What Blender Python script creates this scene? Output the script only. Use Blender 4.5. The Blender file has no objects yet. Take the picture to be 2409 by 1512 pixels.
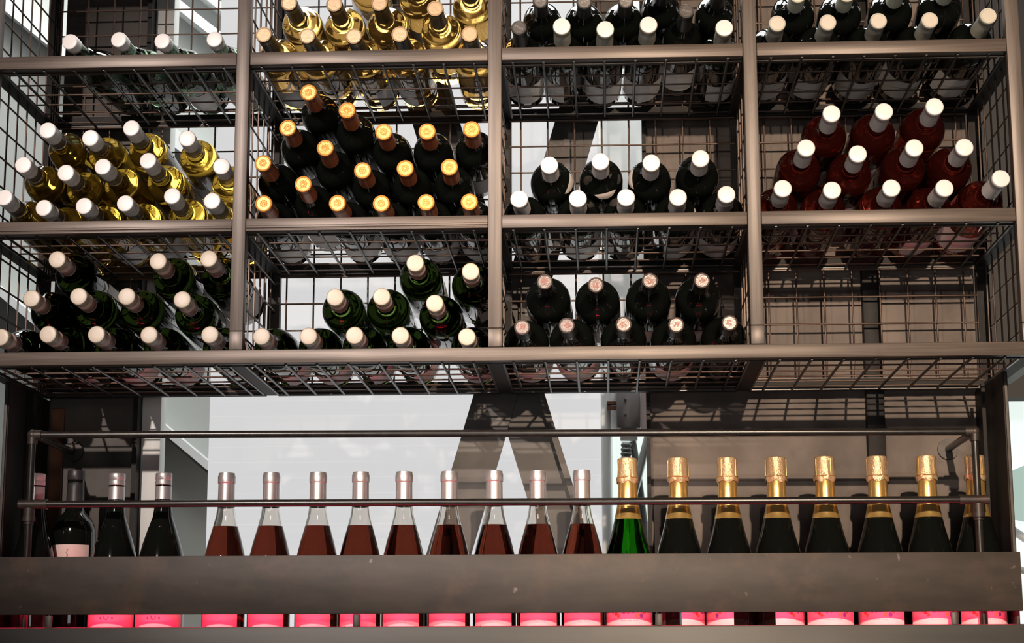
import bpy, bmesh, math, random
import numpy as np
from mathutils import Vector, Matrix

random.seed(7)
SC = bpy.context.scene
COL = SC.collection
Z0 = 2.08            # height above the floor of the rack's bottom rail (its top edge); rack front plane is y = 0

# ------------------------------------------------------------------ camera
def set_camera():
    f, yaw, pitch, roll = 4355.2, .0492, .1897, -.0023
    pos = Vector((.1749, -2.9804, Z0 - .5306))
    cy, sy, cp, sp = math.cos(yaw), math.sin(yaw), math.cos(pitch), math.sin(pitch)
    F = Vector((-sy * cp, cy * cp, sp)); R0 = Vector((cy, sy, 0)); U0 = R0.cross(F)
    R = math.cos(roll) * R0 + math.sin(roll) * U0
    U = -math.sin(roll) * R0 + math.cos(roll) * U0
    cam = bpy.data.cameras.new('camera'); ob = bpy.data.objects.new('camera', cam); COL.objects.link(ob)
    cam.sensor_width = 36.0; cam.lens = f * 36.0 / 2409.0; cam.clip_start = .05
    ob.matrix_world = Matrix(((R.x, U.x, -F.x, pos.x), (R.y, U.y, -F.y, pos.y), (R.z, U.z, -F.z, pos.z), (0, 0, 0, 1)))
    SC.camera = ob
set_camera()

# ------------------------------------------------------------------ world, lamps, exposure
world = bpy.data.worlds.new('room_light'); SC.world = world; world.use_nodes = True
bg = world.node_tree.nodes['Background']; bg.inputs[0].default_value = (1.0, .93, .87, 1); bg.inputs[1].default_value = .013
SC.view_settings.view_transform = 'Standard'; SC.view_settings.look = 'None'
SC.view_settings.gamma = 1.0; SC.view_settings.use_curve_mapping = False; SC.view_settings.exposure = 0.0

SC.cycles.max_bounces = 10; SC.cycles.diffuse_bounces = 3; SC.cycles.glossy_bounces = 4; SC.cycles.transmission_bounces = 10
SC.cycles.caustics_reflective = False; SC.cycles.caustics_refractive = False

def lamp(name, kind, loc, aim, power, color, **kw):
    d = bpy.data.lights.new(name, kind); d.energy = power; d.color = color
    for k, v in kw.items(): setattr(d, k, v)
    o = bpy.data.objects.new(name, d); COL.objects.link(o); o.location = loc
    o.rotation_euler = (Vector(aim) - Vector(loc)).to_track_quat('-Z', 'Y').to_euler()
    return o
# track spotlights of the bar, in front of the rack
lamp('track_spot_a', 'SPOT', (.68, -3.5, Z0 + .70), (.60, .2, Z0 + .14), 600, (1, .79, .60), spot_size=math.radians(33), spot_blend=.8, shadow_soft_size=.022)
lamp('track_spot_b', 'SPOT', (-.85, -3.3, Z0 + .55), (.45, .2, Z0 - .02), 90, (1, .88, .78), spot_size=math.radians(34), spot_blend=.9, shadow_soft_size=.022)
lamp('track_spot_c', 'SPOT', (-1.15, -3.2, Z0 + 1.05), (-.42, .2, Z0 + .14), 470, (1, .86, .78), spot_size=math.radians(27), spot_blend=.9, shadow_soft_size=.022)
# the bar's own front window across the room, then added fill lights with no visible source
lamp('front_window', 'AREA', (.3, -6.0, Z0 - .75), (.1, 0, Z0 - .1), 16, (.95, .96, 1), shape='RECTANGLE', size=1.5, size_y=1.0)
lamp('counter_lamp', 'AREA', (.15, -2.4, Z0 - 1.10), (.0, 0, Z0 + .2), 7, (1, .93, .88), shape='RECTANGLE', size=.5, size_y=.25)  # added low fill, lifts the undersides of necks and capsules
lamp('skylight_a', 'AREA', (.2, .78, Z0 + 1.75), (.2, 1.0, Z0 + .1), 40, (.97, 1, .98), shape='RECTANGLE', size=1.6, size_y=.4)  # added fill, brightens the white wall strip behind the rack
lamp('skylight_b', 'AREA', (-1.1, 1.75, Z0 + 2.3), (-1.1, 2.2, Z0 + .4), 75, (1, .99, .97), shape='RECTANGLE', size=3.0, size_y=.7)  # added fill, brightens the far wall and its beams

# ------------------------------------------------------------------ helpers
def bm_obj(name, bm, mat, parent=None, smooth=False, loc=None):
    me = bpy.data.meshes.new(name); bm.to_mesh(me); bm.free()
    return me_obj(name, me, mat, parent, smooth, loc)
def me_obj(name, me, mat, parent=None, smooth=False, loc=None):
    if mat is not None and not me.materials: me.materials.append(mat)
    if smooth:
        me.polygons.foreach_set('use_smooth', [True] * len(me.polygons)); me.set_sharp_from_angle(angle=math.radians(38))
    o = bpy.data.objects.new(name, me); COL.objects.link(o)
    if parent: o.parent = parent
    if loc: o.location = loc
    return o
def empty(name, loc=(0, 0, 0)):
    o = bpy.data.objects.new(name, None); COL.objects.link(o); o.location = loc; o.empty_display_size = .02
    return o
def tag(o, label, cat, group=None, kind=None):
    o['label'] = label; o['category'] = cat
    if group: o['group'] = group
    if kind: o['kind'] = kind
    return o
def struct(o, label):
    o['kind'] = 'structure'; o['label'] = label; o['category'] = o.name.split('_')[0]
    return o
def add_box(bm, x0, x1, y0, y1, z0, z1, bev=0.0):
    r = bmesh.ops.create_cube(bm, size=1.0)
    for v in r['verts']:
        v.co = Vector((x0 if v.co.x < 0 else x1, y0 if v.co.y < 0 else y1, z0 if v.co.z < 0 else z1))
    if bev:
        es = list({e for v in r['verts'] for e in v.link_edges})
        bmesh.ops.bevel(bm, geom=es, offset=bev, segments=2, profile=.5, affect='EDGES')
def box(name, x0, x1, y0, y1, z0, z1, mat, parent=None, bev=0.0):
    bm = bmesh.new(); add_box(bm, x0, x1, y0, y1, z0, z1, bev); return bm_obj(name, bm, mat, parent, smooth=bev > 0)
def add_rod(bm, a, b, r, n=6):
    a, b = Vector(a), Vector(b); d = (b - a); q = Vector((0, 0, 1)).rotation_difference(d)
    ring = [q @ Vector((r * math.cos(2 * math.pi * k / n), r * math.sin(2 * math.pi * k / n), 0)) for k in range(n)]
    va = [bm.verts.new(a + p) for p in ring]; vb = [bm.verts.new(b + p) for p in ring]
    for k in range(n): bm.faces.new((va[k], va[(k + 1) % n], vb[(k + 1) % n], vb[k]))
    bm.faces.new(va[::-1]); bm.faces.new(vb)
def rod(name, a, b, r, mat, parent=None, n=16):
    bm = bmesh.new(); add_rod(bm, a, b, r, n); return bm_obj(name, bm, mat, parent, smooth=True)
def rod_mesh(name, a, b, r, mat, n=8):
    bm = bmesh.new(); add_rod(bm, a, b, r, n); me = bpy.data.meshes.new(name); bm.to_mesh(me); bm.free(); me.materials.append(mat)
    me.polygons.foreach_set('use_smooth', [True] * len(me.polygons)); me.set_sharp_from_angle(angle=math.radians(60))
    return me
def add_lathe(bm, prof, n=36, jitter=None):
    rings = []
    for (r, h) in prof:
        if r < 1e-6: rings.append([bm.verts.new((0, 0, h))])
        else: rings.append([bm.verts.new((r * math.cos(2 * math.pi * k / n), r * math.sin(2 * math.pi * k / n), h)) for k in range(n)])
    for A, B in zip(rings, rings[1:]):
        if len(A) == 1 and len(B) == 1: continue
        for k in range(n):
            k2 = (k + 1) % n
            if len(A) == 1: bm.faces.new((A[0], B[k2], B[k]))
            elif len(B) == 1: bm.faces.new((A[k], A[k2], B[0]))
            else: bm.faces.new((A[k], A[k2], B[k2], B[k]))
    bmesh.ops.recalc_face_normals(bm, faces=bm.faces[:])
def lathe_mesh(name, prof, mat, n=36):
    bm = bmesh.new(); add_lathe(bm, prof, n); me = bpy.data.meshes.new(name); bm.to_mesh(me); bm.free(); me.materials.append(mat)
    me.polygons.foreach_set('use_smooth', [True] * len(me.polygons)); me.set_sharp_from_angle(angle=math.radians(42))
    return me
def add_tube(bm, pts, r, n=12):
    pts = [Vector(p) for p in pts]; rings = []
    up = Vector((0, 0, 1))
    for i, p in enumerate(pts):
        t = (pts[min(i + 1, len(pts) - 1)] - pts[max(i - 1, 0)]).normalized()
        s = t.cross(up if abs(t.dot(up)) < .95 else Vector((1, 0, 0))).normalized(); u = s.cross(t)
        rr = r(i) if callable(r) else r
        rings.append([bm.verts.new(p + rr * (math.cos(2 * math.pi * k / n) * s + math.sin(2 * math.pi * k / n) * u)) for k in range(n)])
    for A, B in zip(rings, rings[1:]):
        for k in range(n): bm.faces.new((A[k], A[(k + 1) % n], B[(k + 1) % n], B[k]))
    bm.faces.new(rings[0]); bm.faces.new(rings[-1]); bmesh.ops.recalc_face_normals(bm, faces=bm.faces[:])
def on_cyl(r, a, h): return (r * math.sin(a), -r * math.cos(a), h)      # angle 0 faces the front (-y)
def arc_mesh(name, r, a0, a1, h0, h1, mat, n=20):
    bm = bmesh.new(); lo = []; hi = []
    for k in range(n + 1):
        a = a0 + (a1 - a0) * k / n
        lo.append(bm.verts.new(on_cyl(r, a, h0))); hi.append(bm.verts.new(on_cyl(r, a, h1)))
    for k in range(n): bm.faces.new((lo[k], lo[k + 1], hi[k + 1], hi[k]))
    me = bpy.data.meshes.new(name); bm.to_mesh(me); bm.free(); me.materials.append(mat)
    me.polygons.foreach_set('use_smooth', [True] * len(me.polygons))
    return me
def wrap_shape(name, r, polys, mat):
    """flat outlines (u, v) in metres laid round a cylinder of radius r"""
    bm = bmesh.new()
    for poly in polys: bm.faces.new([bm.verts.new(on_cyl(r, u / r, v)) for u, v in poly])
    bmesh.ops.triangulate(bm, faces=bm.faces[:])
    me = bpy.data.meshes.new(name); bm.to_mesh(me); bm.free(); me.materials.append(mat)
    return me
def ellipse(u, v, a, b, n=18): return [(u + a * math.cos(2 * math.pi * k / n), v + b * math.sin(2 * math.pi * k / n)) for k in range(n)]
def text_mesh(name, body, size, mat, spacing=1.0):
    cu = bpy.data.curves.new(name, 'FONT'); cu.body = body; cu.size = size; cu.align_x = 'CENTER'; cu.align_y = 'CENTER'; cu.space_character = spacing
    cu.resolution_u = 2
    o = bpy.data.objects.new(name, cu); COL.objects.link(o)
    bpy.context.view_layer.update()
    me = bpy.data.meshes.new_from_object(o.evaluated_get(bpy.context.evaluated_depsgraph_get()))
    bpy.data.objects.remove(o); bpy.data.curves.remove(cu)
    me.materials.clear(); me.materials.append(mat); me.name = name
    return me
def wrap_text(me, r, v0):
    for v in me.vertices: v.co = Vector(on_cyl(r, v.co.x / r, v0 + v.co.y))
    return me

# ------------------------------------------------------------------ materials
def nodes_of(name):
    m = bpy.data.materials.new(name); m.use_nodes = True; nt = m.node_tree
    return m, nt, nt.nodes['Principled BSDF'], nt.nodes.new, nt.links.new
def plain(name, col, rough=.5, metal=0.0, spec=.5, vary=.12, scale=60, bump=0.0):
    m, nt, p, N, L = nodes_of(name)
    p.inputs['Roughness'].default_value = rough; p.inputs['Metallic'].default_value = metal; p.inputs['Specular IOR Level'].default_value = spec
    tc = N('ShaderNodeTexCoord'); nz = N('ShaderNodeTexNoise'); nz.inputs['Scale'].default_value = scale; nz.inputs['Detail'].default_value = 4
    L(tc.outputs['Object'], nz.inputs['Vector'])
    mx = N('ShaderNodeMix'); mx.data_type = 'RGBA'
    mx.inputs[6].default_value = (*[c * (1 - vary) for c in col], 1); mx.inputs[7].default_value = (*[min(1, c * (1 + vary)) for c in col], 1)
    L(nz.outputs['Fac'], mx.inputs[0]); L(mx.outputs[2], p.inputs['Base Color'])
    if bump:
        b = N('ShaderNodeBump'); b.inputs['Strength'].default_value = bump; b.inputs['Distance'].default_value = .001
        L(nz.outputs['Fac'], b.inputs['Height']); L(b.outputs[0], p.inputs['Normal'])
    return m
def steel(name, dark, light, rust, stretch, rough=.42, metal=.35, rust_amt=.58, spots=0.0, bump=.12, spec=.5):
    """raw steel: fine brushed grain along one axis, large cloudy oxide, some rust"""
    m, nt, p, N, L = nodes_of(name)
    p.inputs['Roughness'].default_value = rough; p.inputs['Metallic'].default_value = metal; p.inputs['Specular IOR Level'].default_value = spec
    tc = N('ShaderNodeTexCoord'); mp = N('ShaderNodeMapping'); mp.inputs['Scale'].default_value = stretch
    L(tc.outputs['Object'], mp.inputs['Vector'])
    g = N('ShaderNodeTexNoise'); g.inputs['Scale'].default_value = 1; g.inputs['Detail'].default_value = 6; L(mp.outputs[0], g.inputs['Vector'])
    c = N('ShaderNodeTexNoise'); c.inputs['Scale'].default_value = 5.5; c.inputs['Detail'].default_value = 5; L(tc.outputs['Object'], c.inputs['Vector'])
    ad = N('ShaderNodeMath'); ad.operation = 'MULTIPLY_ADD'; L(g.outputs['Fac'], ad.inputs[0]); ad.inputs[1].default_value = .6
    sc = N('ShaderNodeMath'); sc.operation = 'MULTIPLY'; sc.inputs[1].default_value = .4; L(c.outputs['Fac'], sc.inputs[0]); L(sc.outputs[0], ad.inputs[2])
    r1 = N('ShaderNodeMapRange'); r1.inputs[1].default_value = .34; r1.inputs[2].default_value = .66; L(ad.outputs[0], r1.inputs[0])
    m1 = N('ShaderNodeMix'); m1.data_type = 'RGBA'; m1.inputs[6].default_value = (*dark, 1); m1.inputs[7].default_value = (*light, 1); L(r1.outputs[0], m1.inputs[0])
    c2 = N('ShaderNodeTexNoise'); c2.inputs['Scale'].default_value = 9; c2.inputs['Detail'].default_value = 7; c2.inputs['Roughness'].default_value = .65
    L(tc.outputs['Object'], c2.inputs['Vector'])
    r2 = N('ShaderNodeMapRange'); r2.inputs[1].default_value = rust_amt; r2.inputs[2].default_value = rust_amt + .16; r2.inputs[4].default_value = .75; L(c2.outputs['Fac'], r2.inputs[0])
    m2 = N('ShaderNodeMix'); m2.data_type = 'RGBA'; m2.inputs[7].default_value = (*rust, 1); L(r2.outputs[0], m2.inputs[0]); L(m1.outputs[2], m2.inputs[6])
    last = m2
    if spots:
        s = N('ShaderNodeTexNoise'); s.inputs['Scale'].default_value = 55; s.inputs['Detail'].default_value = 3; L(tc.outputs['Object'], s.inputs['Vector'])
        r3 = N('ShaderNodeMapRange'); r3.inputs[1].default_value = .70; r3.inputs[2].default_value = .76; r3.inputs[4].default_value = spots; L(s.outputs['Fac'], r3.inputs[0])
        m3 = N('ShaderNodeMix'); m3.data_type = 'RGBA'; m3.inputs[7].default_value = (.34, .28, .24, 1); L(r3.outputs[0], m3.inputs[0]); L(m2.outputs[2], m3.inputs[6]); last = m3
    L(last.outputs[2], p.inputs['Base Color'])
    b = N('ShaderNodeBump'); b.inputs['Strength'].default_value = bump; b.inputs['Distance'].default_value = .0006; L(g.outputs['Fac'], b.inputs['Height']); L(b.outputs[0], p.inputs['Normal'])
    return m
def glass(name, col, rough=.02, ior=1.38, fill=None, clear=(.9, .93, .88), trans=1.0):
    m, nt, p, N, L = nodes_of(name)
    p.inputs['Transmission Weight'].default_value = trans; p.inputs['Roughness'].default_value = rough; p.inputs['IOR'].default_value = ior
    p.inputs['Base Color'].default_value = (*col, 1)
    if fill:       # wine up to the fill height, empty clear glass above it
        tc = N('ShaderNodeTexCoord'); sp = N('ShaderNodeSeparateXYZ'); L(tc.outputs['Object'], sp.inputs[0])
        r = N('ShaderNodeMapRange'); r.inputs[1].default_value = fill - .006; r.inputs[2].default_value = fill + .006; L(sp.outputs['Z'], r.inputs[0])
        mx = N('ShaderNodeMix'); mx.data_type = 'RGBA'; mx.inputs[6].default_value = (*col, 1); mx.inputs[7].default_value = (*clear, 1)
        L(r.outputs[0], mx.inputs[0]); L(mx.outputs[2], p.inputs['Base Color'])
    return m
def black_glass(name, col=(.005, .006, .005), dust=True):
    m, nt, p, N, L = nodes_of(name)
    p.inputs['Base Color'].default_value = (*col, 1); p.inputs['Roughness'].default_value = .07; p.inputs['IOR'].default_value = 1.5
    if dust:
        tc = N('ShaderNodeTexCoord'); v = N('ShaderNodeTexNoise'); v.inputs['Scale'].default_value = 420; L(tc.outputs['Object'], v.inputs['Vector'])
        b = N('ShaderNodeBump'); b.inputs['Strength'].default_value = .05; b.inputs['Distance'].default_value = .0005; L(v.outputs['Fac'], b.inputs['Height']); L(b.outputs[0], p.inputs['Normal'])
    return m
def emit(name, col, k, alb=.5):
    m, nt, p, N, L = nodes_of(name)
    p.inputs['Base Color'].default_value = (*[alb * c for c in col], 1); p.inputs['Emission Color'].default_value = (*col, 1); p.inputs['Emission Strength'].default_value = k
    return m

M = {}
M['bar'] = steel('brushed_steel_rail', (.066, .049, .040), (.142, .109, .089), (.085, .054, .039), (7, 260, 260), rust_amt=.60, metal=.25)
M['post'] = steel('brushed_steel_post', (.072, .056, .047), (.148, .118, .100), (.088, .057, .042), (260, 260, 7), rust_amt=.62, metal=.25)
M['frame'] = steel('dark_steel_frame', (.009, .008, .0075), (.022, .019, .017), (.030, .019, .014), (40, 40, 40), rough=.55, metal=.05, spec=.2)
M['wire'] = plain('rusty_wire', (.085, .050, .034), rough=.42, metal=.3, vary=.5, scale=45)
M['floor_wire'] = plain('dark_wire', (.030, .024, .021), rough=.34, metal=.3, vary=.4, scale=45)
M['panel'] = steel('oxidised_sheet_steel', (.070, .052, .043), (.185, .142, .116), (.060, .038, .028), (14, 14, 9), rough=.65, metal=.0, rust_amt=.54, spots=.10)
M['brace'] = steel('flat_bar_steel', (.040, .034, .030), (.075, .063, .056), (.045, .033, .026), (25, 25, 25), rough=.55, metal=.1)
M['fascia'] = steel('fascia_steel', (.028, .0190, .0145), (.060, .042, .032), (.090, .049, .031), (12, 40, 40), rough=.52, metal=.1, rust_amt=.53, spots=.5, bump=.35)
M['ledge'] = steel('ledge_steel', (.052, .048, .045), (.080, .075, .069), (.07, .056, .045), (4, 30, 30), rough=.45, metal=.2, rust_amt=.66)
M['pipe'] = steel('black_iron_pipe', (.015, .0125, .011), (.032, .027, .024), (.04, .02, .015), (60, 60, 60), rough=.28, metal=.15, rust_amt=.66, bump=.04)
M['fitting'] = steel('malleable_iron', (.03, .024, .021), (.06, .045, .037), (.09, .045, .03), (80, 80, 80), rough=.45, metal=.3, rust_amt=.55, bump=.3)
M['rustbar'] = steel('rusted_flat_bar', (.09, .034, .015), (.17, .063, .026), (.06, .024, .012), (40, 40, 10), rough=.7, metal=0, rust_amt=.55)
M['blind'] = emit('daylit_blind', (.98, .975, .98), .66, .06)
M['slat'] = plain('white_enamel', (.84, .83, .82), rough=.4, vary=.02, scale=8)
M['wallw'] = plain('white_paint', (.86, .87, .86), rough=.6, vary=.03, scale=10)
M['greypost'] = plain('grey_paint', (.60, .61, .58), rough=.5, vary=.05, scale=20)
M['farwall'] = plain('grey_green_plaster', (.36, .375, .36), rough=.7, vary=.06, scale=4)
M['beam'] = plain('pale_blue_beam', (.66, .68, .68), rough=.5, vary=.05, scale=12)
M['concrete'] = plain('floor_concrete', (.20, .18, .16), rough=.6, vary=.2, scale=6)
M['dark'] = plain('black_paint', (.012, .012, .013), rough=.5, vary=.2)
M['sky'] = emit('window_daylight', (.90, 1.0, .95), .90)
M['led'] = emit('red_led', (1.0, .015, .07), 22)
M['paper'] = plain('label_paper', (.80, .77, .75), rough=.6, vary=.04, scale=90)
M['cream_paper'] = plain('cream_label_paper', (.74, .64, .58), rough=.6, vary=.05, scale=90)
M['ink'] = plain('grey_ink', (.20, .18, .18), rough=.6)
for n_, c_ in dict(dot_red=(.75, .12, .10), dot_orange=(.85, .35, .12), dot_yellow=(.88, .80, .25), dot_blue=(.16, .20, .55), dot_purple=(.35, .12, .42), dot_olive=(.42, .34, .10), dot_pink=(.8, .2, .35)).items():
    M[n_] = plain(n_, c_, rough=.6)
M['gold_glass'] = glass('white_wine_glass', (.63, .38, .045), rough=.04, ior=1.34, trans=.93)
M['straw_glass'] = glass('straw_wine_glass', (.70, .40, .10), rough=.04, ior=1.34, trans=.92)
M['rose_glass'] = glass('pink_wine_glass', (.30, .040, .026), rough=.03, ior=1.36, trans=.94)
M['rose_stand'] = glass('clear_bottle_glass', (.93, .90, .86), ior=1.5)
M['rose_wine'] = glass('pink_wine', (.17, .034, .020), rough=0, ior=1.34)
M['green_glass'] = glass('dark_green_glass', (.013, .022, .004))
M['pale_green'] = glass('pale_green_glass', (.07, .11, .07))
M['champ_green'] = glass('bright_green_glass', (.006, .11, .002), ior=1.52)
M['black_glass'] = black_glass('black_wine_glass')
M['champ_black'] = black_glass('black_sparkling_glass', dust=False)
M['white_cap'] = plain('white_capsule', (.84, .80, .78), rough=.38, vary=.03)
M['cream_cap'] = plain('cream_capsule', (.56, .47, .37), rough=.42, vary=.04)
M['screw_side'] = plain('silver_print_skirt', (.74, .68, .63), rough=.38, metal=.1, vary=.35, scale=160)
M['cream_side'] = plain('printed_cream_skirt', (.78, .56, .50), rough=.45, vary=.25, scale=190)
M['white_side'] = plain('white_capsule_side', (.88, .82, .80), rough=.4, vary=.03)
M['olive_side'] = plain('grey_olive_capsule_side', (.52, .51, .43), rough=.4, vary=.10)
M['copper_face'] = plain('copper_foil_face', (.88, .36, .07), rough=.35, metal=.2, vary=.3, scale=260, bump=.6)
M['copper_side'] = plain('copper_foil_side', (.52, .175, .075), rough=.34, metal=.25, vary=.15)
M['tan_face'] = plain('tan_foil_face', (.62, .42, .24), rough=.4, metal=.15, vary=.12, scale=200, bump=.3)
M['black_side'] = plain('black_capsule', (.022, .018, .015), rough=.4, vary=.2)
M['grey_face'] = plain('grey_foil_face', (.10, .09, .085), rough=.4, metal=.2, vary=.2, scale=200, bump=.3)
M['letter'] = plain('silver_letter', (.36, .33, .31), rough=.4, metal=.2)
M['clear_face'] = plain('silver_rose_face', (.14, .105, .095), rough=.3, metal=.3, vary=.5, scale=300, bump=.4)
M['emblem'] = plain('red_emblem_print', (.28, .055, .03), rough=.4, vary=.4, scale=500)
M['silver_cap'] = plain('silver_capsule', (.60, .56, .55), rough=.40, metal=.72, vary=.03)
M['gold_foil'] = plain('gold_foil', (.72, .46, .15), rough=.30, metal=.7, vary=.08, scale=120, bump=.25)
M['hood_foil'] = plain('crinkled_gold_foil', (.74, .52, .29), rough=.34, metal=.55, vary=.35, scale=420, bump=1.0)
M['darkcap'] = plain('matt_black_capsule', (.03, .027, .027), rough=.42, vary=.1)
M['shade'] = emit('glowing_shade', (.55, .66, .60), .55)  # own glow stands in for daylight through the shade
M['panel_dark'] = steel('dark_sheet_steel', (.036, .029, .025), (.080, .064, .054), (.040, .026, .020), (14, 14, 9), rough=.6, metal=.05, rust_amt=.56, spots=.10)
M['band_dark'] = plain('dark_printed_band', (.13, .115, .10), rough=.4, vary=.8, scale=330)
M['band_rose'] = plain('rosy_printed_band', (.48, .30, .26), rough=.45, vary=.5, scale=260)
M['ivory_cap'] = plain('ivory_capsule', (.62, .56, .47), rough=.4, vary=.08)
M['brown_wall'] = plain('dark_brown_wall', (.030, .026, .023), rough=.6, vary=.2, scale=5)
M['box_grey'] = plain('grey_junction_box', (.20, .18, .18), rough=.45, vary=.25, scale=30)
M['conduit'] = plain('grey_conduit', (.18, .19, .18), rough=.4, vary=.2)
M['silver_pipe'] = plain('galvanised_pipe', (.55, .57, .56), rough=.3, metal=.5, vary=.2)
M['pink_board'] = plain('pinkish_board', (.52, .38, .37), rough=.6, vary=.1)

# ------------------------------------------------------------------ the setting
struct(box('floor', -4, 4, -5, 3, -.05, 0, M['concrete']), 'grey concrete floor below the bottle rack')
wf = struct(box('wall_far', -3.2, 3.2, 2.4, 2.5, 0, Z0 + 3.0, M['farwall']), 'grey-green plaster wall far behind the rack')
wb = struct(box('window_2', -.7054, .200, 1.108, 1.125, Z0 - .72, Z0 + 1.2, M['slat']), 'large window closed by a white daylit slatted blind behind the rack')
slat_me = None
for k in range(54):
    z = Z0 - .68 + k * .0345
    if slat_me is None:
        s = box('blind_slat', -.7054, .190, 1.098, 1.107, 0, .0341, M['blind'], wb); slat_me = s.data; s.location.z = z
    else: me_obj('blind_slat', slat_me, None, wb).location.z = z
struct(box('wall_back', -.7054, .2, 1.13, 1.2, 0, Z0 + 1.3, M['wallw']), 'white wall around the daylit blind behind the rack')
w3 = struct(box('window_3', .196, .62, 1.082, 1.0895, Z0 - .62, Z0 - .004, M['sky']), 'narrow bright daylight pane behind the corrugated conduit')
struct(box('wall_side', .19, .62, 1.09, 1.105, 0, Z0 + 1.3, M['wallw']), 'plain white wall strip behind the conduit and junction box')
rodp = rod('downpipe', (.182, 1.075, 0), (.182, 1.075, Z0 + 1.3), .011, M['wallw'])
tag(rodp, 'thin white vertical pipe at the edge of the white slatted wall', 'pipe')

def sloping_beam(c, w, d0, d1, label, x0=-2.4, x1=-.3):
    k = -.82; bm = bmesh.new(); pts = []
    for y in (d0, d1):
        for (x, s) in ((x0, 0), (x1, 0), (x1, w), (x0, w)): pts.append(bm.verts.new((x, y, Z0 + c + k * x + s)))
    a, b, c_, d, e, f, g, h = pts
    for q in ((a, b, c_, d), (h, g, f, e), (a, e, f, b), (b, f, g, c_), (c_, g, h, d), (d, h, e, a)): bm.faces.new(q)
    bmesh.ops.recalc_face_normals(bm, faces=bm.faces[:])
    return tag(bm_obj('sloping_beam', bm, M['beam']), label, 'beam', 'sloping beams on the far wall')
sloping_beam(-.735, .028, 2.30, 2.40, 'pale sloping beam behind the two screw-capped bottles on the lower ledge')
sloping_beam(.56, .035, 2.30, 2.40, 'lowest pale sloping beam seen through the top mesh compartment by the dark panel')
sloping_beam(.66, .030, 2.30, 2.40, 'middle pale sloping beam seen through the top mesh compartment by the dark panel')
sloping_beam(.75, .030, 2.30, 2.40, 'upper pale sloping beam seen through the top mesh compartment by the dark panel')
sloping_beam(.13, .06, 2.30, 2.40, 'pale sloping beam crossing the far wall at middle shelf height')

struct(box('wall_right', .94, 2.6, 1.0, 1.06, Z0 + .056, Z0 + 1.6, M['brown_wall']), 'dark brown wall beyond the end of the rack')
# daylight window far right
w1 = empty('window_1', (1.9, 2.38, Z0)); struct(w1, 'bright daylight window beyond the rack end by the sparkling bottles')
box('window_frame', -.62, .6, -.03, .0, .25, .31, M['dark'], w1)
box('window_frame', -.62, .6, -.03, .0, -.95, -.90, M['dark'], w1)
box('window_pane', -.62, .6, .0, .012, -.9, .25, M['sky'], w1)
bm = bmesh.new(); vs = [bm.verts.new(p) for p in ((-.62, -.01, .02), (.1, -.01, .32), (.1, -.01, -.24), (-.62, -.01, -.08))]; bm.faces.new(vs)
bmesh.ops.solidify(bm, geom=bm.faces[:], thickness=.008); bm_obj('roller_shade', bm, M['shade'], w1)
rod('window_bar', (-.60, -.02, -.10), (-.40, -.02, -.24), .012, M['beam'], w1)
rod('window_bar', (-.60, -.02, -.22), (-.40, -.02, -.28), .010, M['farwall'], w1)
box('window_header', -.62, .6, -.06, -.03, .25, .75, M['dark'], w1)

# ------------------------------------------------------------------ sheet-steel panels, cross brace, posts behind the rack
PY = .385
p = box('steel_sheet', .2615, .652, PY, PY + .006, -.47 + Z0, Z0 + .82, M['panel'])
tag(p, 'wide brown sheet-steel panel behind the sparkling wine bottles', 'panel')
p = box('steel_sheet', .684, .857, PY - .008, PY - .002, -.47 + Z0, Z0 + .82, M['panel'])
tag(p, 'narrow brown sheet-steel panel beside the pipe rail corner, behind the last sparkling bottles', 'panel')
p = box('steel_sheet', -.853, -.6855, PY, PY + .006, -.47 + Z0, Z0 + .82, M['panel_dark'])
tag(p, 'dark sheet-steel panel behind the black-capped bottle with cream label', 'panel')
p = box('steel_edge_strip', .2545, .2615, PY - .012, PY + .02, -.47 + Z0, Z0 + .82, M['frame']); tag(p, 'thin black edge strip between conduit and wide brown panel', 'strip')
p = box('steel_edge_strip', -.6905, -.682, PY - .016, PY + .02, -.47 + Z0, Z0 + .82, M['frame']); tag(p, 'thin black edge strip of the dark panel beside the grey post', 'strip')
p = box('rusty_flat_bar', -.846, -.822, PY - .007, PY - .001, -.47 + Z0, Z0 - .04, M['rustbar']); tag(p, 'rusty orange flat bar behind the corner of the pipe rail', 'flat bar')
p = box('steel_post', .652, .684, PY - .022, PY + .01, -.47 + Z0, Z0 + .82, M['frame'], bev=.002); tag(p, 'black steel post between the two brown panels', 'post')
p = box('painted_post', -.682, -.6457, .40, .44, 0, Z0 + 1.2, M['greypost'], bev=.002); tag(p, 'light grey painted post beside the dark steel panel', 'post')

br = tag(empty('cross_brace', (0, .40, Z0)), 'crossed flat steel bars in front of the white slatted wall', 'brace')
def flat_bar(name, xa, za, xb, zb, w, y0, y1):
    bm = bmesh.new(); h = w / 2; vs = []
    for y in (y0, y1): vs += [bm.verts.new(q) for q in ((xa - h, y, za), (xa + h, y, za), (xb + h, y, zb), (xb - h, y, zb))]
    a, b, c, d, e, f, g, h_ = vs
    for q in ((a, b, c, d), (h_, g, f, e), (a, e, f, b), (b, f, g, c), (c, g, h_, d), (d, h_, e, a)): bm.faces.new(q)
    bmesh.ops.recalc_face_normals(bm, faces=bm.faces[:]); return bm_obj(name, bm, M['brace'], br)
flat_bar('brace_bar', -.155, -.47, .207, .76, .082, 0, .008)
flat_bar('brace_bar', .155, -.47, -.235, .82, .082, .0085, .0165)
flat_bar('brace_flange', .199, -.47, -.191, .82, .012, -.02, .008)

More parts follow.
